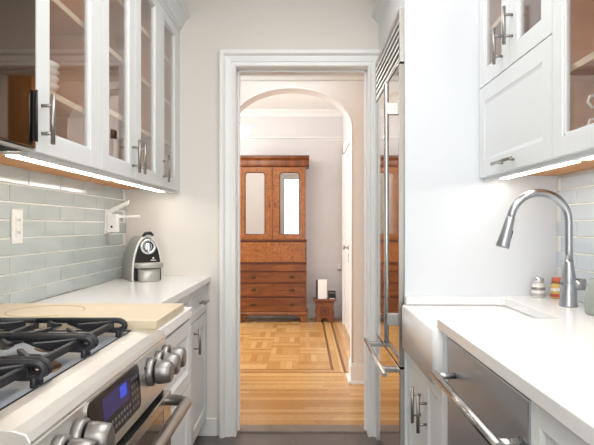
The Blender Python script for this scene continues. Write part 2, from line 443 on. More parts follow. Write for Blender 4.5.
# ------------------------------------------------------------------ cabinet helpers
def pull(parent, a, b, f, s, reach=.03, r=.0062, inset=.22, m='nickel', name='handle'):
    """bar pull from a to b (y,z) in front of face f; s: outward sign"""
    g = G(); X = f + s*reach
    a, b = Vector((X, a[0], a[1])), Vector((X, b[0], b[1]))
    g.tube([a, b], r, 12)
    for t in (inset, 1-inset):
        p = a.lerp(b, t); g.tube([p, (f, p.y, p.z)], r*.8, 10)
    o = g.build(name, m, parent); o['label'] = 'brushed metal bar handle'; return o
def glass_door(parent, f, s, y0, y1, z0, z1, gy0, gy1, gz0, gz1, hy=None, hz=None, t=.02):
    g = G()
    g.box(f, f-s*t, y0, gy0, z0, z1); g.box(f, f-s*t, gy1, y1, z0, z1)
    g.box(f, f-s*t, gy0, gy1, z0, gz0); g.box(f, f-s*t, gy0, gy1, gz1, z1)
    e = .008                                             # inner bead, a step lower than the frame
    for a in ((gy0, gy0+e, gz0, gz1), (gy1-e, gy1, gz0, gz1), (gy0, gy1, gz0, gz0+e), (gy0, gy1, gz1-e, gz1)):
        g.box(f-s*.006, f-s*t, *a)
    d = g.build('door', 'cab', parent, bevel=.0015)
    p = G().box(f-s*.010, f-s*.0145, gy0+.002, gy1-.002, gz0+.002, gz1-.002).build('glass_pane', 'glass', d)
    p['label'] = 'clear glass pane'
    if hy is not None: pull(d, (hy, hz[0]), (hy, hz[1]), f, s)
    return d
def shaker(parent, name, f, s, y0, y1, z0, z1, fr=.06, t=.02, rec=.007):
    g = G()
    g.box(f, f-s*t, y0, y0+fr, z0, z1); g.box(f, f-s*t, y1-fr, y1, z0, z1)
    g.box(f, f-s*t, y0+fr, y1-fr, z0, z0+fr); g.box(f, f-s*t, y0+fr, y1-fr, z1-fr, z1)
    g.box(f-s*rec, f-s*t, y0+fr, y1-fr, z0+fr, z1-fr)
    # sloping bead between frame and panel
    a, b, c, d, e = y0+fr, y1-fr, z0+fr, z1-fr, .012
    F, R = f-s*.001, f-s*rec
    o = [(F, a, c), (F, b, c), (F, b, d), (F, a, d)]; i = [(R+s*.0003, a+e, c+e), (R+s*.0003, b-e, c+e), (R+s*.0003, b-e, d-e), (R+s*.0003, a+e, d-e)]
    for q in range(4): g.quad([o[q], o[(q+1) % 4], i[(q+1) % 4], i[q]])
    return g.build(name, 'cab', parent, bevel=.0012)
def carcass(parent, s, f, back, y0, y1, z0, z1, shelves=(), t=.016):
    """open-fronted box behind doors whose backs lie on f - s*.02"""
    F = f - s*.0215
    g = G(); g.box(back, back+s*.008, y0, y1, z0, z1)
    g.box(back, F, y0, y0+t, z0, z1); g.box(back, F, y1-t, y1, z0, z1)
    g.box(back, F, y0+t, y1-t, z0, z0+t); g.box(back, F, y0+t, y1-t, z1-t, z1)
    body = g.build('body', 'birch', parent); body['label'] = 'warm wood interior'
    u = G().box(back, F, y0+.001, y1-.001, z0-.006, z0-.0005).build('underside', 'ply', parent); u['label'] = 'orange plywood underside'
    for z in shelves:
        sh = G().box(back+s*.01, F-s*.012, y0+t, y1-t, z-.009, z+.009).build('shelf', 'birch', parent)
        G().box(F-s*.0118, F-s*.0095, y0+t, y1-t, z-.009, z+.009).build('shelf_edge', 'edge', sh)['label'] = 'pale shelf edge'
    return body

# ------------------------------------------------------------------ left side: upper cabinets
FL = -.705; UZ0, UZ1 = 1.386, 2.285
G_UP = 'white glass-fronted upper cabinets'
def upper_left(y0, y1, label, doors, shelves):
    t = thing('upper_cabinet', label, 'cabinet', ((FL+XL)/2, (y0+y1)/2, UZ0+.01), G_UP)
    carcass(t, 1, FL, XL+.011, y0+.001, y1-.001, UZ0+.016, UZ1, shelves)
    for d in doors: glass_door(t, FL, 1, *d)
    # painted light rail hiding the lamps
    r = G().box(FL-.022, FL-.042, y0+.001, y1-.001, UZ0-.012, UZ0+.010).build('light_rail', 'cab', t, bevel=.001)
    return t
HZ = (1.409, 1.543)
upper_left(1.476, 1.955, 'white glass-door wall cabinet with white crockery inside, next to the microwave',
    [(1.478, 1.953, UZ0, UZ1, 1.553, 1.855, 1.442, 2.235, 1.506, HZ)], (1.575, 1.86))
upper_left(1.955, 2.745, 'double glass-door wall cabinet in the middle, its two handles side by side',
    [(1.957, 2.337, UZ0, UZ1, 2.027, 2.262, 1.440, 2.235, 2.300, HZ), (2.341, 2.743, UZ0, UZ1, 2.425, 2.660, 1.440, 2.235, 2.378, HZ)], (1.625, 1.86, 2.09))
upper_left(2.745, 3.150, 'narrow glass-door wall cabinet in the corner above the coffee machine',
    [(2.747, 3.140, UZ0, UZ1, 2.828, 3.060, 1.440, 2.235, 2.800, HZ)], (1.64, 1.86, 2.09))
fl = G(); fl.box(FL-.001, XL+.011, 3.1505, YW-.001, UZ0, UZ1)
tag(rebase(fl.build('filler_strip', 'cab'), (-.86, 3.166, UZ0)), 'slim white filler strip between the corner wall cabinet and the cream wall', 'filler')
# frieze and crown over the left cabinets
g = G(); cr = [(XL+.002, 2.287), (FL+.002, 2.287), (FL+.002, 2.305), (FL+.012, 2.312), (FL+.020, 2.335), (FL+.040, 2.362), (FL+.057, 2.372), (FL+.057, 2.392), (XL+.002, 2.392)]
g.prism(cr, 'y', .70, YW-.001)
tag(rebase(g.build('crown_molding', 'cab'), (-.85, 1.95, 2.29)), 'white crown moulding running along the top of the left wall cabinets', 'crown moulding', 'crown mouldings')

# cabinet over the microwave + microwave
t = thing('upper_cabinet', 'white wall cabinet directly above the black microwave', 'cabinet', (-.86, 1.09, 1.81), G_UP)
G().box(XL+.002, FL-.0215, .713, 1.474, 1.812, UZ1).build('body', 'cab', t)
shaker(t, 'door', FL, 1, .714, 1.092, 1.814, UZ1); shaker(t, 'door', FL, 1, 1.096, 1.473, 1.814, UZ1)
t = thing('microwave', 'over-range microwave with black mirrored glass door', 'microwave', (-.86, 1.09, 1.386), None)
G().box(XL+.011, FL-.03, .713, 1.473, 1.392, 1.806).build('body', 'black', t, bevel=.002)
d = G().box(FL-.029, FL, .93, 1.472, 1.394, 1.806).build('door', 'bronze', t, bevel=.003); d['label'] = 'black mirrored glass door'
pl = G().box(FL-.029, FL, .713, .928, 1.394, 1.806).build('control_panel', 'blackgloss', t, bevel=.002)
g = G(); g.tube([(FL+.007, 1.462, 1.41), (FL+.007, 1.462, 1.545)], .0035, 10); g.box(FL-.001, FL+.006, 1.460, 1.464, 1.413, 1.542)
g.build('handle', 'black', d)['label'] = 'short black bar handle'
g = G(); g.box(XL+.02, FL-.005, .72, 1.468, 1.384, 1.3915)
b = g.build('bottom_panel', 'grey', t, bevel=.001); b['label'] = 'pale grey metal underside'
g = G()
for k in range(5): g.box(FL-.02-k*.012, FL-.027-k*.012, 1.16, 1.44, 1.3825, 1.3838)
g.build('vent_grille', 'dark', b)['label'] = 'dark vent slots'

# light bars under the left cabinets
def light_bar(x, y0, y1, z, label):
    t = thing('light_bar', label, 'light', (x, (y0+y1)/2, z), 'under-cabinet light bars')
    G().box(x-.019, x+.019, y0, y1, z-.012, z).build('housing', 'white', t, bevel=.001)
    G().box(x-.015, x+.015, y0+.01, y1-.01, z-.016, z-.0122).build('diffuser', 'led', t)['label'] = 'glowing warm white diffuser'
light_bar(-.79, 1.50, 2.32, 1.394, 'lit light bar under the wall cabinets, the one nearer the microwave')
light_bar(-.79, 2.36, 3.12, 1.394, 'lit light bar under the wall cabinets, the one above the coffee machine')

# crockery and glassware behind the glass
def bowl(loc, r, h, label, group, name='bowl'):
    g = G(); g.lathe((0, 0, 0), [(r*.45, 0), (r*.5, .004), (r*.85, h*.55), (r, h), (r*.97, h), (r*.8, h*.6), (r*.4, .012), (.001, .01)], 32, caps=False)
    o = g.build(name, 'dish'); o.location = loc; return tag(o, label, 'bowl', group)
def plate(loc, r, label, group):
    g = G(); g.lathe((0, 0, 0), [(r*.55, 0), (r*.6, .004), (r, .018), (r*.99, .021), (r*.6, .009), (.001, .007)], 32, caps=False)
    o = g.build('plate', 'dish'); o.location = loc; return tag(o, label, 'plate', group)
bl = ['bottom bowl', 'second bowl', 'third bowl', 'top bowl']
for k in range(4):
    bowl((-.872, 1.755, 1.585+k*.022), .098, .05, 'white china bowl behind glass by the microwave, %s of the stack' % bl[k], 'stacked china bowls')
pn = ['lowest', 'middle', 'topmost']
for k in range(3):
    plate((-.868, 1.70, 1.4185+k*.010), .115, 'white plate on the floor of the cabinet by the microwave, %s of three' % pn[k], 'stacked white plates')
def tumbler(loc, label, group, r=.032, h=.10, stem=False):
    g = G()
    if stem: g.lathe((0, 0, 0), [(.03, 0), (.03, .002), (.004, .006), (.003, .07), (.02, .085), (.036, .12), (.034, .17), (.033, .17), (.035, .12), (.018, .087), (.001, .08)], 20, caps=False)
    else: g.lathe((0, 0, 0), [(.001, 0), (r*.85, 0), (r, h), (r*.94, h), (r*.78, .008), (.001, .008)], 20, caps=False)
    o = g.build('wine_glass' if stem else 'drinking_glass', 'clear'); o.location = loc; return tag(o, label, 'glass', group)
tumbler((-.80, 2.09, 1.870), 'clear tumbler on the shelf behind the second glass door, nearest the viewer', 'glasses in the wall cabinets')
tumbler((-.80, 2.18, 1.870), 'clear tumbler on the shelf behind the second glass door, second in line', 'glasses in the wall cabinets')
tumbler((-.80, 2.50, 2.1005), 'clear tumbler on the top shelf behind the third glass door', 'glasses in the wall cabinets')
tumbler((-.80, 2.48, 1.870), 'stemmed wine glass on the middle shelf behind the third glass door', 'glasses in the wall cabinets', stem=True)
tumbler((-.80, 2.90, 1.870), 'stemmed wine glass in the corner wall cabinet above the coffee machine', 'glasses in the wall cabinets', stem=True)
bowl((-.87, 2.15, 1.4185), .11, .075, 'large white bowl standing behind the second glass door', None)

# ------------------------------------------------------------------ left side: base cabinets, worktop, board
def base_box(t, s, f, back, y0, y1, top=.873, toe=.10):
    G().box(back, f-s*.0215, y0, y1, toe, top).build('body', 'cab', t)
    G().box(back, f-s*.07, y0, y1, .001, toe-.001).build('toe_kick', 'cab', t)
FB = -.551
t = thing('base_cabinet', 'white base cabinet with one drawer and one door, next to the doorway', 'cabinet', (-.78, 2.96, 0), 'base cabinets along the left wall')
base_box(t, 1, FB, XL+.001, 2.732, YW-.003)
d = shaker(t, 'drawer', FB, 1, 2.735, 3.172, .712, .868, fr=.035)
pull(d, (2.93, .783), (3.05, .783), FB, 1)
d = shaker(t, 'door', FB, 1, 2.735, 3.172, .105, .706, fr=.06)
pull(d, (2.80, .548), (2.80, .678), FB, 1)
t = thing('base_cabinet', 'white base cabinet hidden mostly behind the wooden board, under the far worktop', 'cabinet', (-.78, 2.35, 0), 'base cabinets along the left wall')
base_box(t, 1, FB, XL+.001, 1.976, 2.730)
shaker(t, 'drawer', FB, 1, 1.98, 2.728, .712, .868, fr=.035); shaker(t, 'door', FB, 1, 1.98, 2.352, .105, .706); shaker(t, 'door', FB, 1, 2.356, 2.728, .105, .706)
FC = -.398
t = thing('base_cabinet', 'deeper white base cabinet between the range and the far worktop, under the wooden board', 'cabinet', (-.7, 1.75, 0), 'base cabinets along the left wall')
base_box(t, 1, FC, XL+.001, 1.542, 1.972, top=.872)
G().box(XL+.010, FC+.004, 1.541, 1.973, .8725, .905).build('top', 'quartz', t, bevel=.002)['label'] = 'white countertop slab'
shaker(t, 'drawer', FC, 1, 1.544, 1.970, .64, .862, fr=.045); shaker(t, 'door', FC, 1, 1.544, 1.970, .105, .634)
wt = G().box(XL+.0105, -.530, 1.975, YW-.001, .8745, .905).build('worktop', 'quartz', None, bevel=.002)
tag(rebase(wt, (-.78, 2.6, .875)), 'white quartz worktop on the left, running to the wall behind the coffee machine', 'worktop')
t = thing('cutting_board', 'pale wooden board with a ring mark, laid beside the range', 'cutting board', (-.71, 1.68, .9055))
G().box(XL+.012, -.404, 1.538, 1.885, .9058, .930).build('board', 'board', t, bevel=.002)
g = G(); N = 64; pts = []
for k in range(N+1):
    a = PI*.02 + k/N*PI*1.72; pts.append((-.790 + .110*math.cos(a), 1.715 + .115*math.sin(a), .9302))
g.tube(pts, .0016, 6, flat=.4); g.build('ring_mark', 'burnt', t)['label'] = 'brown curved ring mark'

# outlet on the tiles, bracket near the corner
def outlet(name, loc, s, label, h=.12, w=.073):
    t = thing(name, label, 'outlet', loc, None)
    x, y, z = loc
    p = G().box(x, x+s*.006, y-w/2, y+w/2, z-h/2, z+h/2).build('cover_plate', 'white', t, bevel=.002)
    for dz in (-.022, .022):
        q = G().box(x+s*.006, x+s*.0095, y-.017, y+.017, z+dz-.015, z+dz+.015).build('socket', 'white', t, bevel=.002)
        g = G(); g.box(x+s*.0095, x+s*.0099, y-.008, y-.005, z+dz-.004, z+dz+.006); g.box(x+s*.0095, x+s*.0099, y+.005, y+.008, z+dz-.004, z+dz+.006)
        g.build('slot', 'dark', q)
    return t
outlet('wall_outlet', (XL+.010, 1.965, 1.188), 1, 'white double outlet on the grey tiles beneath the wall cabinets')
t = thing('wall_bracket', 'white folding wall bracket fixed to the tiles near the coffee machine', 'bracket', (-.98, 2.87, 1.2))
G().box(XL+.0098, XL+.017, 2.83, 2.90, 1.150, 1.275).build('mounting_plate', 'white', t, bevel=.002)
g = G(); g.box(-1.002, -.950, 2.845, 2.885, 1.158, 1.250)
bb = g.build('housing', 'white', t, bevel=.004)
G().lathe((-.978, 2.845, 1.186), [(.006, 0), (.006, -.001)], 12, axis='y').build('button', 'black', bb)['label'] = 'small black dot'
g = G(); g.prism([(-1.0, 1.245), (-.90, 1.300), (-.893, 1.322), (-1.006, 1.268)], 'y', 2.850, 2.872); g.build('arm', 'white', t, bevel=.002)
g = G(); g.box(-.952, -.846, 2.880, 2.892, 1.232, 1.246); g.build('arm', 'white', t, bevel=.002)
g = G(); g.box(-1.006, -.99, 2.86, 2.876, 1.105, 1.149); g.tube([(-.998, 2.868, 1.105), (-.998, 2.868, 1.09)], .003, 6); g.build('plug', 'grey', t, bevel=.002)['label'] = 'small grey plug hanging below'

# ------------------------------------------------------------------ coffee machine
t = thing('coffee_machine', 'small silver and black capsule coffee machine with an arched body, in the corner', 'coffee machine', (-.858, 2.975, .9055), None, rz=math.radians(33), world=False)
def arch_outline(w, h, n=18, base=0, p=2.2):
    pts = [(w/2, base)]
    for k in range(n+1):
        a = PI/2*k/n
        pts.append((w/2*math.cos(a)**(2/p) if k < n else 0, base + .03 + (h-.03-base)*math.sin(a)**(1.05)))
    return pts + [(-x, z) for x, z in pts[::-1][1:]]
g = G(); g.prism(arch_outline(.156, .232), 'y', -.075, .105, smooth=False); g.build('shell', 'grey', t, bevel=.003)['label'] = 'silver arched shell'
g = G(); g.prism(arch_outline(.160, .238), 'y', -.082, -.072); g.build('rim', 'dish', t, bevel=.002)['label'] = 'pale rim round the front'
g = G(); g.prism([(x, z+.003) for x, z in arch_outline(.142, .222)], 'y', -.092, -.0815); fr = g.build('front_panel', 'black', t, bevel=.003)
g = G(); N = 28
g.tube([(.034*math.cos(2*PI*k/N), -.098, .178+.034*math.sin(2*PI*k/N)) for k in range(N+1)], .0085, 10, caps=False); g.build('ring', 'chrome', fr)['label'] = 'chrome ring'
g = G(); g.lathe((0, -.094, .178), [(.024, 0), (.022, -.006), (.015, -.012), (.002, -.014)], 20, axis='y'); g.box(-.005, .005, -.118, -.098, .15, .19); g.build('capsule_slot', 'chrome', fr, bevel=.002)
g = G(); g.lathe((0, 0, .070), [(.070, 0), (.074, .004), (.074, .022), (.070, .026), (.001, .026)], 32)
for v in g.bm.verts: v.co.y = v.co.y*.62 - .112
g.build('cup_tray', 'grey', t)['label'] = 'silver projecting cup tray'
g = G(); g.lathe((0, 0, .0), [(.054, 0), (.056, .004), (.056, .064), (.001, .066)], 32)
for v in g.bm.verts: v.co.y = v.co.y*.62 - .112
g.build('drip_container', 'grey', t)['label'] = 'grey translucent drip container'
g = G(); g.box(-.062, .062, -.110, -.08, .003, .07); g.build('base', 'black', t, bevel=.003)
g = G(); g.tube([(-.024, -.08, .232), (-.012, -.092, .246), (.012, -.095, .248), (.028, -.09, .236)], [.006, .009, .009, .006], 10); g.build('lever', 'black', t)['label'] = 'black curved lever on top'
g = G(); g.lathe((.028, -.0925, .118), [(.005, 0), (.0052, -.0006)], 14, axis='y'); g.box(.014, .042, -.0932, -.0924, .105, .109); g.build('logo', 'white', fr)['label'] = 'tiny white mark'

# ------------------------------------------------------------------ range
t = thing('gas_range', 'stainless steel gas range with cast iron grates and silver knobs', 'range', (-.69, 1.155, 0))
RY0, RY1 = .776, 1.536; RC = (RY0+RY1)/2
G().box(XL+.002, -.42, RY0, RY1, .06, .885).build('body', 'steel', t, bevel=.002)
g = G()                                                    # steel surround with a sunken well
g.box(XL+.012, -.955, RY0, RY1, .886, .908); g.box(-.955, -.465, RY0, RY0+.03, .886, .908); g.box(-.955, -.465, RY1-.03, RY1, .886, .908)
g.prism([(-.465, .880), (-.465, .908), (-.44, .9085), (-.405, .906), (-.385, .900), (-.379, .890), (-.379, .880)], 'y', RY0, RY1)
g.build('cooktop_frame', 'range_steel', t, bevel=.0015)['label'] = 'bright steel cooktop surround'
well = G().box(-.955, -.465, RY0+.03, RY1-.03, .886, .893).build('cooktop_well', 'cooktop', t, bevel=.001)
g = G(); wv = [(-.955, RY0+.03), (-.465, RY0+.03), (-.465, RY1-.03), (-.955, RY1-.03)]
g.tube([(x, y, .908) for x, y in wv + wv[:1]], .0022, 6); g.build('seam', 'dark', t)['label'] = 'dark seam round the well'
# burners
BURN = [(-.59, .93, .043), (-.84, .93, .033), (-.59, RC, .048), (-.84, 1.155, .03), (-.59, 1.385, .04), (-.84, 1.385, .036)]
for x, y, r in BURN:
    g = G(); g.lathe((x, y, .893), [(r*1.75, 0), (r*1.7, .003), (r*1.2, .004), (r*1.15, .010), (r*1.1, .012), (.001, .012)], 28)
    bn = g.build('burner', 'brass', t); bn['label'] = 'round gas burner'
    g = G(); g.lathe((x, y, .9052), [(r*1.0, 0), (r*1.05, .004), (r, .010), (r*.6, .012), (.001, .0122)], 28); g.build('burner_cap', 'burner', bn)['label'] = 'black burner cap'
# grates
def grate(y0, y1, x0=-.948, x1=-.478):
    g = G(); zt = .938; zb = .912
    xm, ym = (x0+x1)/2, (y0+y1)/2
    def blade(pts, w=.0055):                                # upright flat bar along a polyline of (x, y, z_top, height)
        P = []
        for i, (x, y, z, h) in enumerate(pts):
            a, b = pts[max(i-1, 0)], pts[min(i+1, len(pts)-1)]
            d = Vector((b[0]-a[0], b[1]-a[1], 0)).normalized(); n = Vector((-d.y, d.x, 0))*w
            P.append([g.bm.verts.new((x+sx*n.x*k, y+sx*n.y*k, z-dz*h)) for sx, dz, k in ((-1, .12, 1), (-.55, 0, 1), (.55, 0, 1), (1, .12, 1), (1, 1, 1), (-1, 1, 1))])
        for A, B in zip(P, P[1:]):
            for k in range(6): g.bm.faces.new((A[k], A[(k+1) % 6], B[(k+1) % 6], B[k]))
        g.bm.faces.new(P[0][::-1]); g.bm.faces.new(P[-1])
    def loop(y):                                            # flattened loop: top bar, rounded nose, lower bar
        rr = (zt-zb)/2; pts = [(xm, y, zt)]
        for e, s in ((x1, 1), (x0, -1)):
            nose = [(e-s*rr*1.6+s*rr*1.6*math.sin(PI*k/8), y, zb+rr+rr*math.cos(PI*k/8)) for k in range(9)]
            q = [(xm, y, zt), (e-s*.10, y, zt)] + nose + [(e-s*.10, y, zb+.003), (e-s*.15, y, zt-.004)]
            g.tube(q, .0068, 8, flat=1.15)
            g.tube([(e-s*.018, y, zb), (e-s*.018, y, .8935)], .0075, 8)
    loop(y0+.010); loop(y1-.010)
    for x in (x0+.035, xm, x1-.035): blade([(x, y0+.010, zt-.004, .016), (x, y1-.010, zt-.004, .016)])
    for bx in ((x0+xm)/2, (xm+x1)/2):
        for sx in (-1, 1):
            for yy, sy in ((y0+.010, 1), (y1-.010, -1)):
                blade([(bx+sx*.085, yy, zt, .024), (bx+sx*.055, yy+sy*.042, zt+.002, .020), (bx+sx*.022, ym-sy*.026, zt+.005, .007)])
    return g.build('grate', 'iron', t)
W3 = (RY1-RY0-.06)/3
for k in range(3): grate(RY0+.031+k*W3, RY0+.029+(k+1)*W3)['label'] = 'black cast iron grate'
# control panel, slightly inclined
g = G(); g.prism([(-.42, .760), (-.368, .760), (-.378, .8865), (-.42, .8865)], 'y', RY0+.002, RY1-.002)
cp = g.build('control_panel', 'range_steel', t, bevel=.004)
def px(z, d=0): return -.368 - (z-.76)/.1195*.0095 + d
def on_panel(ya, yb, za, zb, d): return [(px(za, d), ya, za), (px(za, d), yb, za), (px(zb, d), yb, zb), (px(zb, d), ya, zb)]
def slab(g, outline, d0, d1):
    A = [g.bm.verts.new((px(z, d0), y, z)) for y, z in outline]; B = [g.bm.verts.new((px(z, d1), y, z)) for y, z in outline]
    n = len(outline)
    for i in range(n): g.bm.faces.new((A[i], A[(i+1) % n], B[(i+1) % n], B[i]))
    g.bm.faces.new(A); g.bm.faces.new(B[::-1])
def rrect(y0, y1, z0, z1, r, n=5):
    P = []
    for cy, cz, a0 in ((y1-r, z1-r, 0), (y0+r, z1-r, PI/2), (y0+r, z0+r, PI), (y1-r, z0+r, 1.5*PI)):
        for k in range(n+1):
            a = a0 + PI/2*k/n; P.append((cy+r*math.cos(a), cz+r*math.sin(a)))
    return P
g = G(); slab(g, rrect(.960, 1.264, .784, .8845, .02), -.002, .004); g.build('display_bezel', 'nickel', cp, bevel=.001)['label'] = 'bright bezel'
g = G(); slab(g, rrect(.965, 1.259, .788, .8815, .017), .002, .0055); ds = g.build('display', 'touch', cp); ds['label'] = 'black glass touch display'
g = G(); slab(g, rrect(1.03, 1.185, .828, .870, .004), .004, .006); g.build('display', 'screen', cp)['label'] = 'violet screen area'
g = G(); slab(g, rrect(1.125, 1.165, .842, .866, .004), .005, .0063); g.build('display', 'screen2', cp)['label'] = 'bright blue readout'
g = G()
for r_ in range(2):
    for c_ in range(9): slab(g, rrect(1.035+c_*.0175, 1.044+c_*.0175, .796+r_*.014, .803+r_*.014, .002, 2), .004, .0059)
for r_ in range(5):
    for c_ in range(3): slab(g, rrect(1.200+c_*.016, 1.207+c_*.016, .796+r_*.015, .803+r_*.015, .002, 2), .004, .0059)
g.build('keypad', 'key', cp)['label'] = 'pale keypad marks'
g = G()
for yy in (.850, .925, 1.353, 1.428, 1.500):
    for dz in (.034,): slab(g, rrect(yy-.035, yy-.030, .82+dz-.003, .82+dz+.003, .002, 2), -.001, .0008)
g.build('marking', 'dark', cp)
for yy in (.850, .925, 1.353, 1.428, 1.500):
    z = .838; x = px(z)
    g = G(); g.lathe((x, yy, z), [(.034, -.002), (.034, .012), (.031, .015), (.026, .0155), (.0235, .0156)], 28, axis='x'); kb = g.build('knob', 'knob', t)
    g = G(); g.lathe((x, yy, z), [(.020, .012), (.020, .018)], 24, axis='x'); g.build('collar', 'dark', kb)
    g = G(); N = 24; rings = []
    for rr, hh, sq in ((.026, .018, .0), (.029, .022, .1), (.0275, .040, .2), (.0255, .052, .25), (.021, .056, .3)):
        rings.append([g.bm.verts.new((x+hh, yy+rr*math.cos(2*PI*k/N)*(1-sq*.35), z+rr*math.sin(2*PI*k/N))) for k in range(N)])
    for A, B in zip(rings, rings[1:]):
        for k in range(N):
            f = g.bm.faces.new((A[k], A[(k+1) % N], B[(k+1) % N], B[k])); f.smooth = True
    g.bm.faces.new(rings[0][::-1]); g.bm.faces.new(rings[-1]); g.build('grip', 'knob', kb)
# oven door
g = G(); g.box(-.42, -.385, RY0+.004, RY1-.004, .742, .760); g.build('gap', 'dark', t)
g = G(); fx = -.364
g.box(-.42, fx, RY0+.003, RY0+.075, .20, .742); g.box(-.42, fx, RY1-.075, RY1-.003, .20, .742)
g.box(-.42, fx, RY0+.075, RY1-.075, .20, .30); g.box(-.42, fx, RY0+.075, RY1-.075, .715, .742)
od = g.build('oven_door', 'steel', t, bevel=.002)
G().box(-.415, fx-.002, RY0+.075, RY1-.075, .30, .715).build('window', 'ovenglass', od)['label'] = 'dark brown oven window'
G().box(-.42, fx, RY0+.003, RY1-.003, .07, .195).build('drawer', 'steel', t, bevel=.003)
g = G()
hp = []; hy0, hy1 = RY0+.035, RY1-.035
for k in range(7):
    a = PI/2*k/6; hp.append((fx + .054*math.sin(a), hy0 + .030*(1-math.cos(a)), .724))
hp = [(fx-.004, hy0, .724)] + hp
hp = hp + [(p[0], hy0+hy1-p[1], p[2]) for p in hp[::-1]]
g.tube(hp, .0145, 14); g.build('handle', 'nickel', od)['label'] = 'long curved steel handle'

# ------------------------------------------------------------------ right side: fridge and its surround
FF = .395; FY0, FY1 = YP+.021, 3.108
t = thing('refrigerator', 'tall built-in stainless steel refrigerator with louvred top and bottom freezer', 'refrigerator', (.7, 2.71, 0))
G().box(.44, XR-.01, FY0, FY1, .08, 2.095).build('body', 'steel', t, bevel=.001)
G().box(.47, XR-.01, FY0, FY1, .002, .08).build('toe_kick', 'dark', t)
d = G().box(FF, .438, FY0, FY1, .606, 1.862).build('door', 'mirror_steel', t, bevel=.003)
g = G(); g.box(FF-.002, .42, FY0-.0015, FY0+.012, .610, 1.858); g.build('door_edge', 'nickel', d)
g = G(); hx = .345; hy = 2.345
g.tube([(hx, hy, .70), (hx, hy, 1.785)], .0105, 14)
for z in (.80, 1.68): g.box(hx, FF, hy-.012, hy+.012, z-.025, z+.025)
g.build('handle', 'steel', d, bevel=.002)['label'] = 'tall tubular steel handle'
d = G().box(FF, .438, FY0, FY1, .085, .597).build('freezer_drawer', 'mirror_steel', t, bevel=.003)
g = G(); g.tube([(.338, FY0+.03, .566), (.338, FY1-.03, .566)], .0105, 14)
for yy in (FY0+.13, FY1-.14): g.box(.338, FF, yy-.022, yy+.022, .556, .576)
g.build('handle', 'steel', d, bevel=.002)['label'] = 'horizontal tubular steel handle'
g = G(); g.box(FF, .438, FY0, FY0+.02, 1.87, 2.095); g.box(FF, .438, FY1-.02, FY1, 1.87, 2.095); g.box(FF, .438, FY0+.02, FY1-.02, 2.075, 2.095); g.box(FF, .438, FY0+.02, FY1-.02, 1.87, 1.885)
gr = g.build('grille_frame', 'steel', t, bevel=.002)
g = G().box(.432, .439, FY0+.02, FY1-.02, 1.885, 2.075); g.build('grille_recess', 'dark', gr)
for k in range(6):
    z = 1.889 + k*.0315
    g = G(); g.prism([(FF+.004, z), (FF+.010, z+.004), (.430, z+.026), (.424, z+.028), (FF+.002, z+.010)], 'y', FY0+.02, FY1-.02); g.build('louvre', 'louvre', t)['label'] = 'bright horizontal louvre'
g = G(); g.box(.405, .43, FY1+.001, YW-.001, .0, 2.098)
tag(rebase(g.build('filler_strip', 'cab'), (.42, 3.145, 0)), 'slim white filler strip between the refrigerator and the doorway casing', 'filler')
t = thing('upper_cabinet', 'white cabinet panel above the refrigerator, up near the ceiling', 'cabinet', (.7, 2.75, 2.1), G_UP)
G().box(.425, XR-.002, YP+.02, YW-.001, 2.10, 2.30).build('body', 'cab', t)
g = G(); cr2 = [(XR-.002, 2.302), (.425, 2.302), (.425, 2.31), (.432, 2.318), (.424, 2.338), (.402, 2.362), (.386, 2.372), (.386, 2.392), (XR-.002, 2.392)]
g.prism(cr2, 'y', YP+.0195, YW-.001)
tag(rebase(g.build('crown_molding', 'cab'), (.7, 2.75, 2.30)), 'white crown moulding above the refrigerator', 'crown moulding', 'crown mouldings')

# ------------------------------------------------------------------ right side: base run
FRB = .424
t = thing('base_cabinet', 'white base cabinet with two doors beneath the farmhouse sink', 'cabinet', (.73, 1.98, 0), 'base cabinets along the right wall')
g = G(); g.box(FRB+.0215, XR-.002, 1.664, 1.682, .10, .66); g.box(FRB+.0215, XR-.002, 2.276, 2.293, .10, .66); g.box(FRB+.0215, XR-.002, 1.682, 2.276, .10, .118); g.box(XR-.012, XR-.002, 1.682, 2.276, .118, .66)
g.box(FRB+.001, XR-.002, 1.664, 1.716, .10, .873)
g.build('body', 'cab', t)
G().box(FRB+.07, XR-.002, 1.664, 2.293, .001, .099).build('toe_kick', 'cab', t)
d = shaker(t, 'door', FRB, -1, 1.974, 2.291, .105, .695, fr=.055); pull(d, (2.035, .475), (2.035, .605), FRB, -1)
d = shaker(t, 'door', FRB, -1, 1.719, 1.970, .105, .695, fr=.055); pull(d, (1.935, .475), (1.935, .605), FRB, -1)
# farmhouse sink
SX0, SX1, SY0, SY1 = .397, .83, 1.718, 2.287
t = thing('farmhouse_sink', 'white porcelain farmhouse sink with a plain apron front', 'sink', (.61, 2.0, .70))
def rr2(x0, x1, y0, y1, r, n=6):
    P = []
    for cx, cy, a0 in ((x1-r, y1-r, 0), (x0+r, y1-r, PI/2), (x0+r, y0+r, PI), (x1-r, y0+r, 1.5*PI)):
        for k in range(n+1):
            a = a0 + PI/2*k/n; P.append((cx+r*math.cos(a), cy+r*math.sin(a)))
    return P
g = G()
loops = [(rr2(SX0, SX1, SY0, SY1, .022), .700), (rr2(SX0, SX1, SY0, SY1, .022), .864), (rr2(SX0+.006, SX1-.006, SY0+.006, SY1-.006, .018), .8715),
         (rr2(SX0+.024, SX1-.03, SY0+.024, SY1-.03, .03), .8715), (rr2(SX0+.028, SX1-.034, SY0+.028, SY1-.034, .03), .866), (rr2(SX0+.032, SX1-.038, SY0+.032, SY1-.038, .035), .735), (rr2(SX0+.06, SX1-.06, SY0+.06, SY1-.06, .03), .718)]
rings = [[g.bm.verts.new((x, y, z)) for x, y in P] for P, z in loops]
for A, B in zip(rings, rings[1:]):
    n = len(A)
    for k in range(n):
        f = g.bm.faces.new((A[k], A[(k+1) % n], B[(k+1) % n], B[k])); f.smooth = True
g.bm.faces.new(rings[0][::-1]); g.bm.faces.new(rings[-1])
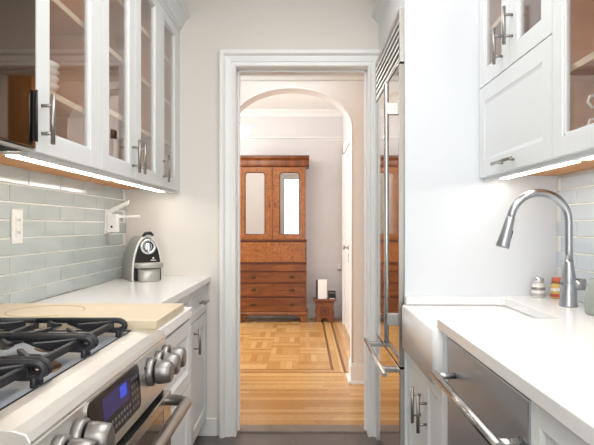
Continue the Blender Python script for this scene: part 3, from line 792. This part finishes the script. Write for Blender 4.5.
g.build('basin', 'porcelain', t)
g = G(); g.lathe((.62, 2.0, .7185), [(.045, 0), (.045, .003), (.03, .004), (.02, .001), (.001, .001)], 24); g.build('drain', 'chrome', t)
# worktop: near slab, back strip behind the sink, far strip
g = G()
x0, xs, ys0, ys1 = .410, .795, 1.725, 2.245
def slabq(P):
    g.prism(P, 'z', .8745, .905)
g.prism([(x0, .25), (XR-.010, .25), (XR-.010, YP-.001), (x0, YP-.001), (x0, ys1), (xs-.03, ys1), (xs-.009, ys1-.009), (xs, ys1-.03), (xs, ys0+.02), (xs-.006, ys0+.006), (xs-.02, ys0), (x0, ys0)], 'z', .8745, .905)
wt = g.build('worktop', 'quartz', None, bevel=.002)
tag(rebase(wt, (.73, 1.2, .875)), 'white quartz worktop on the right, cut out round the farmhouse sink', 'worktop')
# dishwasher
t = thing('dishwasher', 'stainless steel dishwasher with a long bar handle under the right worktop', 'dishwasher', (.73, 1.355, 0))
G().box(.455, XR-.02, 1.056, 1.655, .02, .868).build('body', 'dark', t)
d = G().box(FRB, .453, 1.056, 1.655, .11, .862).build('door', 'dw_steel', t, bevel=.004); d['label'] = 'brushed steel door'
G().box(.46, .49, 1.056, 1.655, .003, .105).build('toe_kick', 'dark', t)
g = G(); g.tube([(.370, 1.058, .770), (.370, 1.597, .770)], .0115, 16)
for yy in (1.085, 1.57): g.tube([(.370, yy, .770), (FRB, yy, .770)], .009, 12)
g.build('handle', 'steel', d)['label'] = 'long round steel bar handle'
g = G(); o_, i_ = rrect(1.083, 1.107, .748, .776, .005), rrect(1.0865, 1.1035, .7515, .7725, .004)
A = [g.bm.verts.new((FRB-.0008, y, z)) for y, z in o_]; B = [g.bm.verts.new((FRB-.0008, y, z)) for y, z in i_]
for k in range(len(A)): g.bm.faces.new((A[k], A[(k+1) % len(A)], B[(k+1) % len(A)], B[k]))
g.build('badge', 'dark', d)['label'] = 'small square badge outline'
t = thing('base_cabinet', 'white base cabinet in the near right corner, beside the dishwasher', 'cabinet', (.73, .75, 0), 'base cabinets along the right wall')
base_box(t, -1, FRB, XR-.002, .45, 1.050)
d = shaker(t, 'drawer', FRB, -1, .453, 1.047, .70, .866, fr=.04); pull(d, (.68, .79), (.86, .79), FRB, -1)
shaker(t, 'door', FRB, -1, .453, .748, .105, .694); shaker(t, 'door', FRB, -1, .752, 1.047, .105, .694)

# faucet
t = thing('faucet', 'brushed steel gooseneck pull-down faucet beside the sink', 'faucet', (.936, 1.985, .905))
bx, byy = .938, 1.985
g = G(); g.lathe((bx, byy, .905), [(.030, 0), (.030, .006), (.0285, .008), (.028, .075), (.026, .080), (.0265, .083), (.023, .11), (.016, .155), (.0145, .165)], 28); g.build('base', 'faucet', t)
g = G(); R = .103; zc = 1.19 - .108 + .125; pts = [(bx, byy, 1.06), (bx, byy, 1.10), (bx, byy, 1.15)]
zc = 1.205
for k in range(0, 25):
    a = PI*k/24*1.0; pts.append((bx-R+R*math.cos(a), byy, zc+R*math.sin(a)))
pts = pts[:-2]
e = Vector(pts[-1]); dr = (e-Vector(pts[-2])).normalized(); dr = Vector((-.28, 0, -1)).normalized()
ep = e + dr*.015; pts.append(tuple(ep))
g.tube(pts, .0138, 16); g.build('spout', 'faucet', t)['label'] = 'tall arched spout'
g = G(); h0 = ep + dr*-.005; h1 = h0 + dr*.055; h2 = h0 + dr*.105; h3 = h0 + dr*.112
g.tube([h0, h0+dr*.004, h1, h2, h3], [.0145, .0162, .0185, .0235, .0225], 20); sh = g.build('spray_head', 'faucet', t)
g = G(); c = h0 + dr*.05 + Vector((.0185, 0, 0)); g.tube([c, c+dr*.03], .005, 8); g.build('button', 'black', sh)
g = G(); g.tube([(bx+.012, byy-.004, .984), (bx+.05, byy-.012, .984)], [.0215, .0205], 20); g.tube([(bx+.05, byy-.012, .984), (bx+.056, byy-.0135, .984)], [.0205, .017], 20)
g.tube([(bx-.02, byy-.02, .984), (bx-.045, byy-.045, .990), (bx-.052, byy-.052, .992)], [.006, .0045, .0045], 10); g.build('lever', 'faucet', t)['label'] = 'side control lever'

# small items by the faucet
def jar(loc, label, body, capm, bands=()):
    t = thing('spice_jar', label, 'jar', loc, 'little jars behind the faucet', world=False)
    g = G(); g.lathe((0, 0, 0), [(.022, 0), (.026, .004), (.026, .045), (.018, .056), (.018, .060)], 24); b = g.build('jar_body', body, t)
    g = G(); g.lathe((0, 0, .060), [(.021, 0), (.021, .018), (.016, .022)], 24); g.build('lid', capm, t)
    for z, m in bands:
        g = G(); g.lathe((0, 0, z), [(.0263, 0), (.0268, .002), (.0268, .010), (.0263, .012)], 24, caps=False); g.build('band', m, b)
jar((.935, 2.235, .9055), 'small silver and white jar against the white panel, farther left of the pair', 'dish', 'chrome', ((.006, 'grey'), (.03, 'nickel')))
jar((1.002, 2.215, .9055), 'small yellow and red banded jar behind the faucet', 'ceramic_y', 'ceramic_r', ((.006, 'ceramic_r'), (.028, 'dish')))
g = G(); g.lathe((0, 0, 0), [(.030, 0), (.036, .006), (.038, .05), (.034, .085), (.026, .10), (.024, .115), (.022, .115), (.023, .10), (.031, .084), (.034, .05), (.03, .012), (.001, .01)], 28, caps=False)
v = g.build('glass_vase', mat('smoky_glass', (150, 156, 150), .1, noise=.05), None); v.location = (.940, 1.795, .9055)
tag(v, 'smoky grey glass vase on the right worktop, cut by the edge of the photo', 'vase')

# ------------------------------------------------------------------ right uppers
FU = .717; RB = XR-.0105
t = thing('upper_cabinet', 'white wall cabinet over the sink, two small glass doors above a flip-up panel', 'cabinet', (.88, 1.957, 1.39), G_UP)
carcass(t, -1, FU, RB, 1.622, YP-.002, 1.402, UZ1, (1.745, 1.98))
glass_door(t, FU, -1, 1.959, YP-.004, 1.749, UZ1, 2.035, 2.228, 1.812, 2.235, 2.03-.005, (1.775, 1.905))
glass_door(t, FU, -1, 1.624, 1.955, 1.749, UZ1, 1.695, 1.885, 1.812, 2.235, 1.925, (1.815, 1.945))
d = shaker(t, 'flip_up_door', FU, -1, 1.624, YP-.004, 1.386, 1.745, fr=.062, rec=.004)
pull(d, (1.87, 1.418), (2.06, 1.418), FU, -1, reach=.027)
G().box(FU+.022, FU+.042, 1.623, YP-.003, 1.374, 1.396).build('light_rail', 'cab', t, bevel=.001)
t = thing('upper_cabinet', 'white tall glass-door wall cabinet at the right edge, cups inside', 'cabinet', (.88, 1.3, 1.39), G_UP)
carcass(t, -1, FU, RB, .90, 1.620, 1.402, UZ1, (1.632, 1.95))
glass_door(t, FU, -1, 1.262, 1.618, 1.386, UZ1, 1.335, 1.557, 1.440, 2.235, 1.29, HZ)
glass_door(t, FU, -1, .902, 1.258, 1.386, UZ1, .975, 1.19, 1.440, 2.235, .93, HZ)
G().box(FU+.022, FU+.042, .901, 1.619, 1.374, 1.396).build('light_rail', 'cab', t, bevel=.001)
g = G(); g.prism([(XR-.002, 2.287), (FU-.002, 2.287), (FU-.002, 2.305), (FU-.02, 2.335), (FU-.057, 2.372), (FU-.057, 2.392), (XR-.002, 2.392)], 'y', .9, YP-.001)
tag(rebase(g.build('crown_molding', 'cab'), (.88, 1.6, 2.29)), 'white crown moulding above the right wall cabinets', 'crown moulding', 'crown mouldings')
light_bar(.80, .95, 1.60, 1.394, 'lit light bar under the tall glass cabinet on the right')
light_bar(.80, 1.64, 2.26, 1.394, 'lit light bar under the wall cabinet over the sink')
def cup(loc, label):
    t = thing('cup', label, 'cup', loc, 'cups in the right glass cabinet', world=False)
    g = G(); g.lathe((0, 0, 0), [(.018, 0), (.02, .004), (.036, .03), (.04, .06), (.038, .06), (.033, .03), (.001, .008)], 24, caps=False); g.build('cup_body', 'dish', t)
    g = G(); g.tube([(-.037, 0, .05), (-.055, 0, .048), (-.06, 0, .033), (-.05, 0, .02), (-.033, 0, .02)], .004, 8); g.build('handle', 'dish', t)
cup((.80, 1.46, 1.4185), 'white cup at the cabinet floor behind the right glass door, bottom of two')
cup((.80, 1.46, 1.480), 'white cup behind the right glass door, stacked on the lower cup')
tumbler((.80, 1.74, 1.990), 'stemmed glass behind the small glass door over the sink', 'glasses in the wall cabinets', stem=True)

# ------------------------------------------------------------------ beyond: secretary cabinet
AX0, AX1 = -.805, .0185; AF = 6.92; AC = -.393
t = thing('secretary_cabinet', 'tall antique wooden secretary with two mirrored doors and drawers', 'cabinet', (AC, 7.06, 0))
b0 = YR-.035
G().box(AX0, AX1, AF+.022, b0, 1.018, 1.925).build('upper_body', 'walnut', t, bevel=.003)
g = G(); ov = .045
P = [(AF+.02, 1.925), (AF, 1.93), (AF-.006, 1.95), (AF-.006, 1.962), (AF-.004, 2.0), (AF-.018, 2.015), (AF-.04, 2.028), (AF-.04, 2.046), (b0, 2.046), (b0, 1.925)]
g.prism(P, 'x', AX0-ov, AX1+ov); g.build('cornice', 'walnut', t, bevel=.002)
g = G(); g.box(AX0-ov-.004, AX1+ov+.004, AF-.046, b0, 2.046, 2.058); g.build('cornice_top', 'darkwood', t, bevel=.002)
def amirror(x0, x1):
    g = G(); z0, z1 = 1.022, 1.915; s0, s1, r0, r1 = .073, .073, .065, .060
    if x0 < AC-.1: sl, sr = .073, .088
    else: sl, sr = .088, .073
    ax, bx2, az, bz = x0+sl, x1-sr, 1.088, 1.852
    g.box(x0, ax, AF, AF+.022, z0, z1); g.box(bx2, x1, AF, AF+.022, z0, z1); g.box(ax, bx2, AF, AF+.022, z0, az); g.box(ax, bx2, AF, AF+.022, bz, z1)
    c = .032
    for sx, xx in ((1, ax), (-1, bx2)):
        pts = [(xx, bz)] + [(xx + sx*(c - c*math.sin(PI/2*k/6)), bz - c + c*math.cos(PI/2*k/6)) for k in range(7)]
        pts = [(xx, bz), (xx+sx*c, bz)] + [(xx + sx*(c - c*math.sin(PI/2*k/6)), bz - c + c*math.cos(PI/2*k/6)) for k in range(1, 7)]
        g.prism(pts, 'y', AF, AF+.022)
    d = g.build('door', 'burl', t, bevel=.002)
    G().box(ax-.003, bx2+.003, AF+.013, AF+.0175, az-.003, bz+.003).build('mirror', 'silvermirror', d)['label'] = 'mirror panel with rounded upper corners'
    g = G(); e = .006
    g.tube([(ax, AF+.002, az), (ax, AF+.002, bz-c), (ax+c*.3, AF+.002, bz-c*.3), (ax+c, AF+.002, bz), (bx2-c, AF+.002, bz), (bx2-c*.3, AF+.002, bz-c*.3), (bx2, AF+.002, bz-c), (bx2, AF+.002, az), (ax, AF+.002, az)], .006, 6)
    g.build('moulding', 'darkwood', d)
    return d
d1 = amirror(AX0+.004, AC-.003); d2 = amirror(AC+.003, AX1-.004)
for d, x in ((d1, AC-.035), (d2, AC+.035)):
    g = G(); g.lathe((x, AF, 1.45), [(.010, 0), (.010, -.003), (.004, -.004)], 12, axis='y'); g.box(x-.006, x+.006, AF-.003, AF, 1.41, 1.47); g.build('escutcheon', 'antique', d)
g = G(); g.box(AC-.008, AC+.008, AF-.006, AF+.002, 1.022, 1.915); g.build('astragal', 'walnut', t, bevel=.003)
g = G(); g.box(AX0-.018, AX1+.018, AF-.02, b0, .998, 1.017); g.build('waist_moulding', 'darkwood', t, bevel=.004)
G().box(AX0-.012, AX1+.012, AF+.0, b0, .13, .997).build('lower_body', 'walnut', t, bevel=.003)
d = G().box(AX0, AX1, AF-.018, AF-.001, .745, .990).build('writing_flap', 'burl', t, bevel=.003); d['label'] = 'lighter burl fold-down writing flap'
g = G(); g.lathe((AC, AF-.018, .965), [(.008, 0), (.006, -.003)], 10, axis='y'); g.build('escutcheon', 'antique', d)
G().box(AX0-.014, AX1+.014, AF-.024, AF-.001, .724, .742).build('moulding', 'darkwood', t, bevel=.003)
for z0, z1 in ((.632, .720), (.492, .622), (.318, .478), (.132, .304)):
    d = G().box(AX0+.004, AX1-.004, AF-.012, AF-.001, z0, z1).build('drawer', 'drawer_wood', t, bevel=.003)
    if z0 < .6:
        zm = (z0+z1)/2
        for x in (AC-.23, AC+.24):
            g = G()
            g.lathe((x, AF-.012, zm+.004), [(.030, 0), (.028, -.003), (.004, -.004)], 12, axis='y')
            for v in g.bm.verts: v.co.z = zm+.004 + (v.co.z-zm-.004)*.6
            g.tube([(x-.032, AF-.014, zm+.01), (x-.03, AF-.026, zm-.004), (x-.015, AF-.03, zm-.014), (x+.015, AF-.03, zm-.014), (x+.03, AF-.026, zm-.004), (x+.032, AF-.014, zm+.01)], .004, 6)
            g.build('handle', 'antique', d)['label'] = 'aged brass drop handle'
        g = G(); g.lathe((AC, AF-.012, z1-.03), [(.012, 0), (.008, -.003)], 10, axis='y'); g.build('escutcheon', 'antique', d)
for z in (.627, .485, .311):
    G().box(AX0, AX1, AF-.016, AF-.001, z-.003, z+.003).build('drawer_rail', 'darkwood', t)
g = G(); g.prism([(AF-.018, .088), (AF-.03, .094), (AF-.03, .112), (AF-.016, .128), (b0, .128), (b0, .088)], 'x', AX0-.026, AX1+.026); g.build('base_moulding', 'walnut', t, bevel=.002)
for s, x in ((1, AX0-.02), (-1, AX1+.02)):
    g = G(); g.prism([(x, 0), (x+s*.07, 0), (x+s*.075, .03), (x+s*.10, .06), (x+s*.15, .087), (x, .087)], 'y', AF-.022, AF+.0); g.box(x, x+s*.02, AF, AF+.12, 0, .087); g.build('foot', 'walnut', t, bevel=.002)
    G().box(x, x+s*.05, b0-.05, b0, 0, .087).build('foot', 'darkwood', t)

# small carved stand, white box, black device
t = thing('carved_stand', 'small carved reddish wooden stand beside the secretary cabinet', 'stand', (.255, 7.0, 0))
G().box(.112, .398, 6.89, 7.12, .262, .284).build('top', 'oakcarve', t, bevel=.005)
g = G()
g.box(.140, .372, 6.92, 7.10, .245, .261)
pts = [(.135, 0), (.205, 0), (.215, .03), (.235, .05), (.255, .055), (.275, .05), (.295, .03), (.305, 0), (.377, 0), (.366, .06), (.372, .12), (.362, .18), (.372, .245), (.140, .245), (.150, .18), (.140, .12), (.146, .06)]
g.prism(pts, 'y', 6.915, 6.935); g.prism(pts, 'y', 7.085, 7.105); g.box(.145, .165, 6.935, 7.085, .05, .245); g.box(.345, .365, 6.935, 7.085, .05, .245)
fr = g.build('carcass', 'oakcarve', t, bevel=.002)
g = G()
for a in ((.205, .305, .175, .187), (.205, .305, .088, .100), (.205, .217, .100, .175), (.293, .305, .100, .175)): g.box(a[0], a[1], 6.908, 6.916, a[2], a[3])
g.prism([(.255, .112), (.285, .138), (.255, .163), (.225, .138)], 'y', 6.909, 6.916)
g.build('carved_panel', 'darkwood', t, bevel=.002)['label'] = 'carved square panel'
t = thing('router', 'upright white box standing on the carved wooden stand', 'router', (.23, 6.97, .2845))
G().box(.172, .285, 6.93, 6.99, .2848, .525).build('casing', 'white', t, bevel=.006)
G().box(.150, .171, 6.935, 6.985, .2848, .520).build('back_panel', 'black', t, bevel=.003)
t = thing('telephone', 'low black device on the carved stand, beside the upright white box', 'device', (.34, 6.98, .2845))
G().prism([(6.92, .2848), (7.03, .2848), (7.03, .35), (6.98, .34), (6.92, .305)], 'x', .300, .395).build('base', 'black', t, bevel=.004)
g = G(); g.tube([(.300, 6.99, .358), (.312, 6.99, .372), (.38, 6.99, .372), (.392, 6.99, .358)], [.013, .011, .011, .013], 10); g.build('handset', 'black', t)
G().box(.315, .38, 6.9185, 6.9205, .288, .297).build('label_strip', 'white', t)

t = thing('wall_phone_jack', 'tiny white wall box on the far wall above the carved stand', 'wall box', (.455, YR-.01, .66))
G().box(.437, .475, YR-.022, YR-.0005, .63, .70).build('casing', 'white', t, bevel=.003)
G().box(.430, .478, YR-.026, YR-.0005, .618, .629).build('bracket', 'black', t)  # black strip put in as the shadow under the box, no real bracket
# pendant bowl and its own bulb
pb = bpy.data.lights.new('pendant_bulb', 'POINT'); pb.energy = 11; pb.color = (1, .97, .92); pb.shadow_soft_size = .08
po = bpy.data.objects.new('pendant_bulb', pb); po.location = (-.66, 5.5, 2.22); C.objects.link(po)
t = thing('pendant_lamp', 'lit opal glass bowl pendant in the far room, left of the arch', 'lamp', (-.66, 5.5, 2.04), None, world=False)
g = G(); g.lathe((0, 0, 0), [(.004, 0), (.06, .01), (.11, .045), (.135, .09), (.14, .125), (.135, .125), (.10, .05), (.004, .015)], 32, caps=False); g.build('bowl_shade', 'lampglow', t)['label'] = 'glowing white glass bowl'
g = G(); g.tube([(0, 0, .02), (0, 0, .63)], .006, 8); g.lathe((0, 0, .62), [(.02, 0), (.06, .02), (.06, .029)], 20); g.build('stem', 'antique', t)
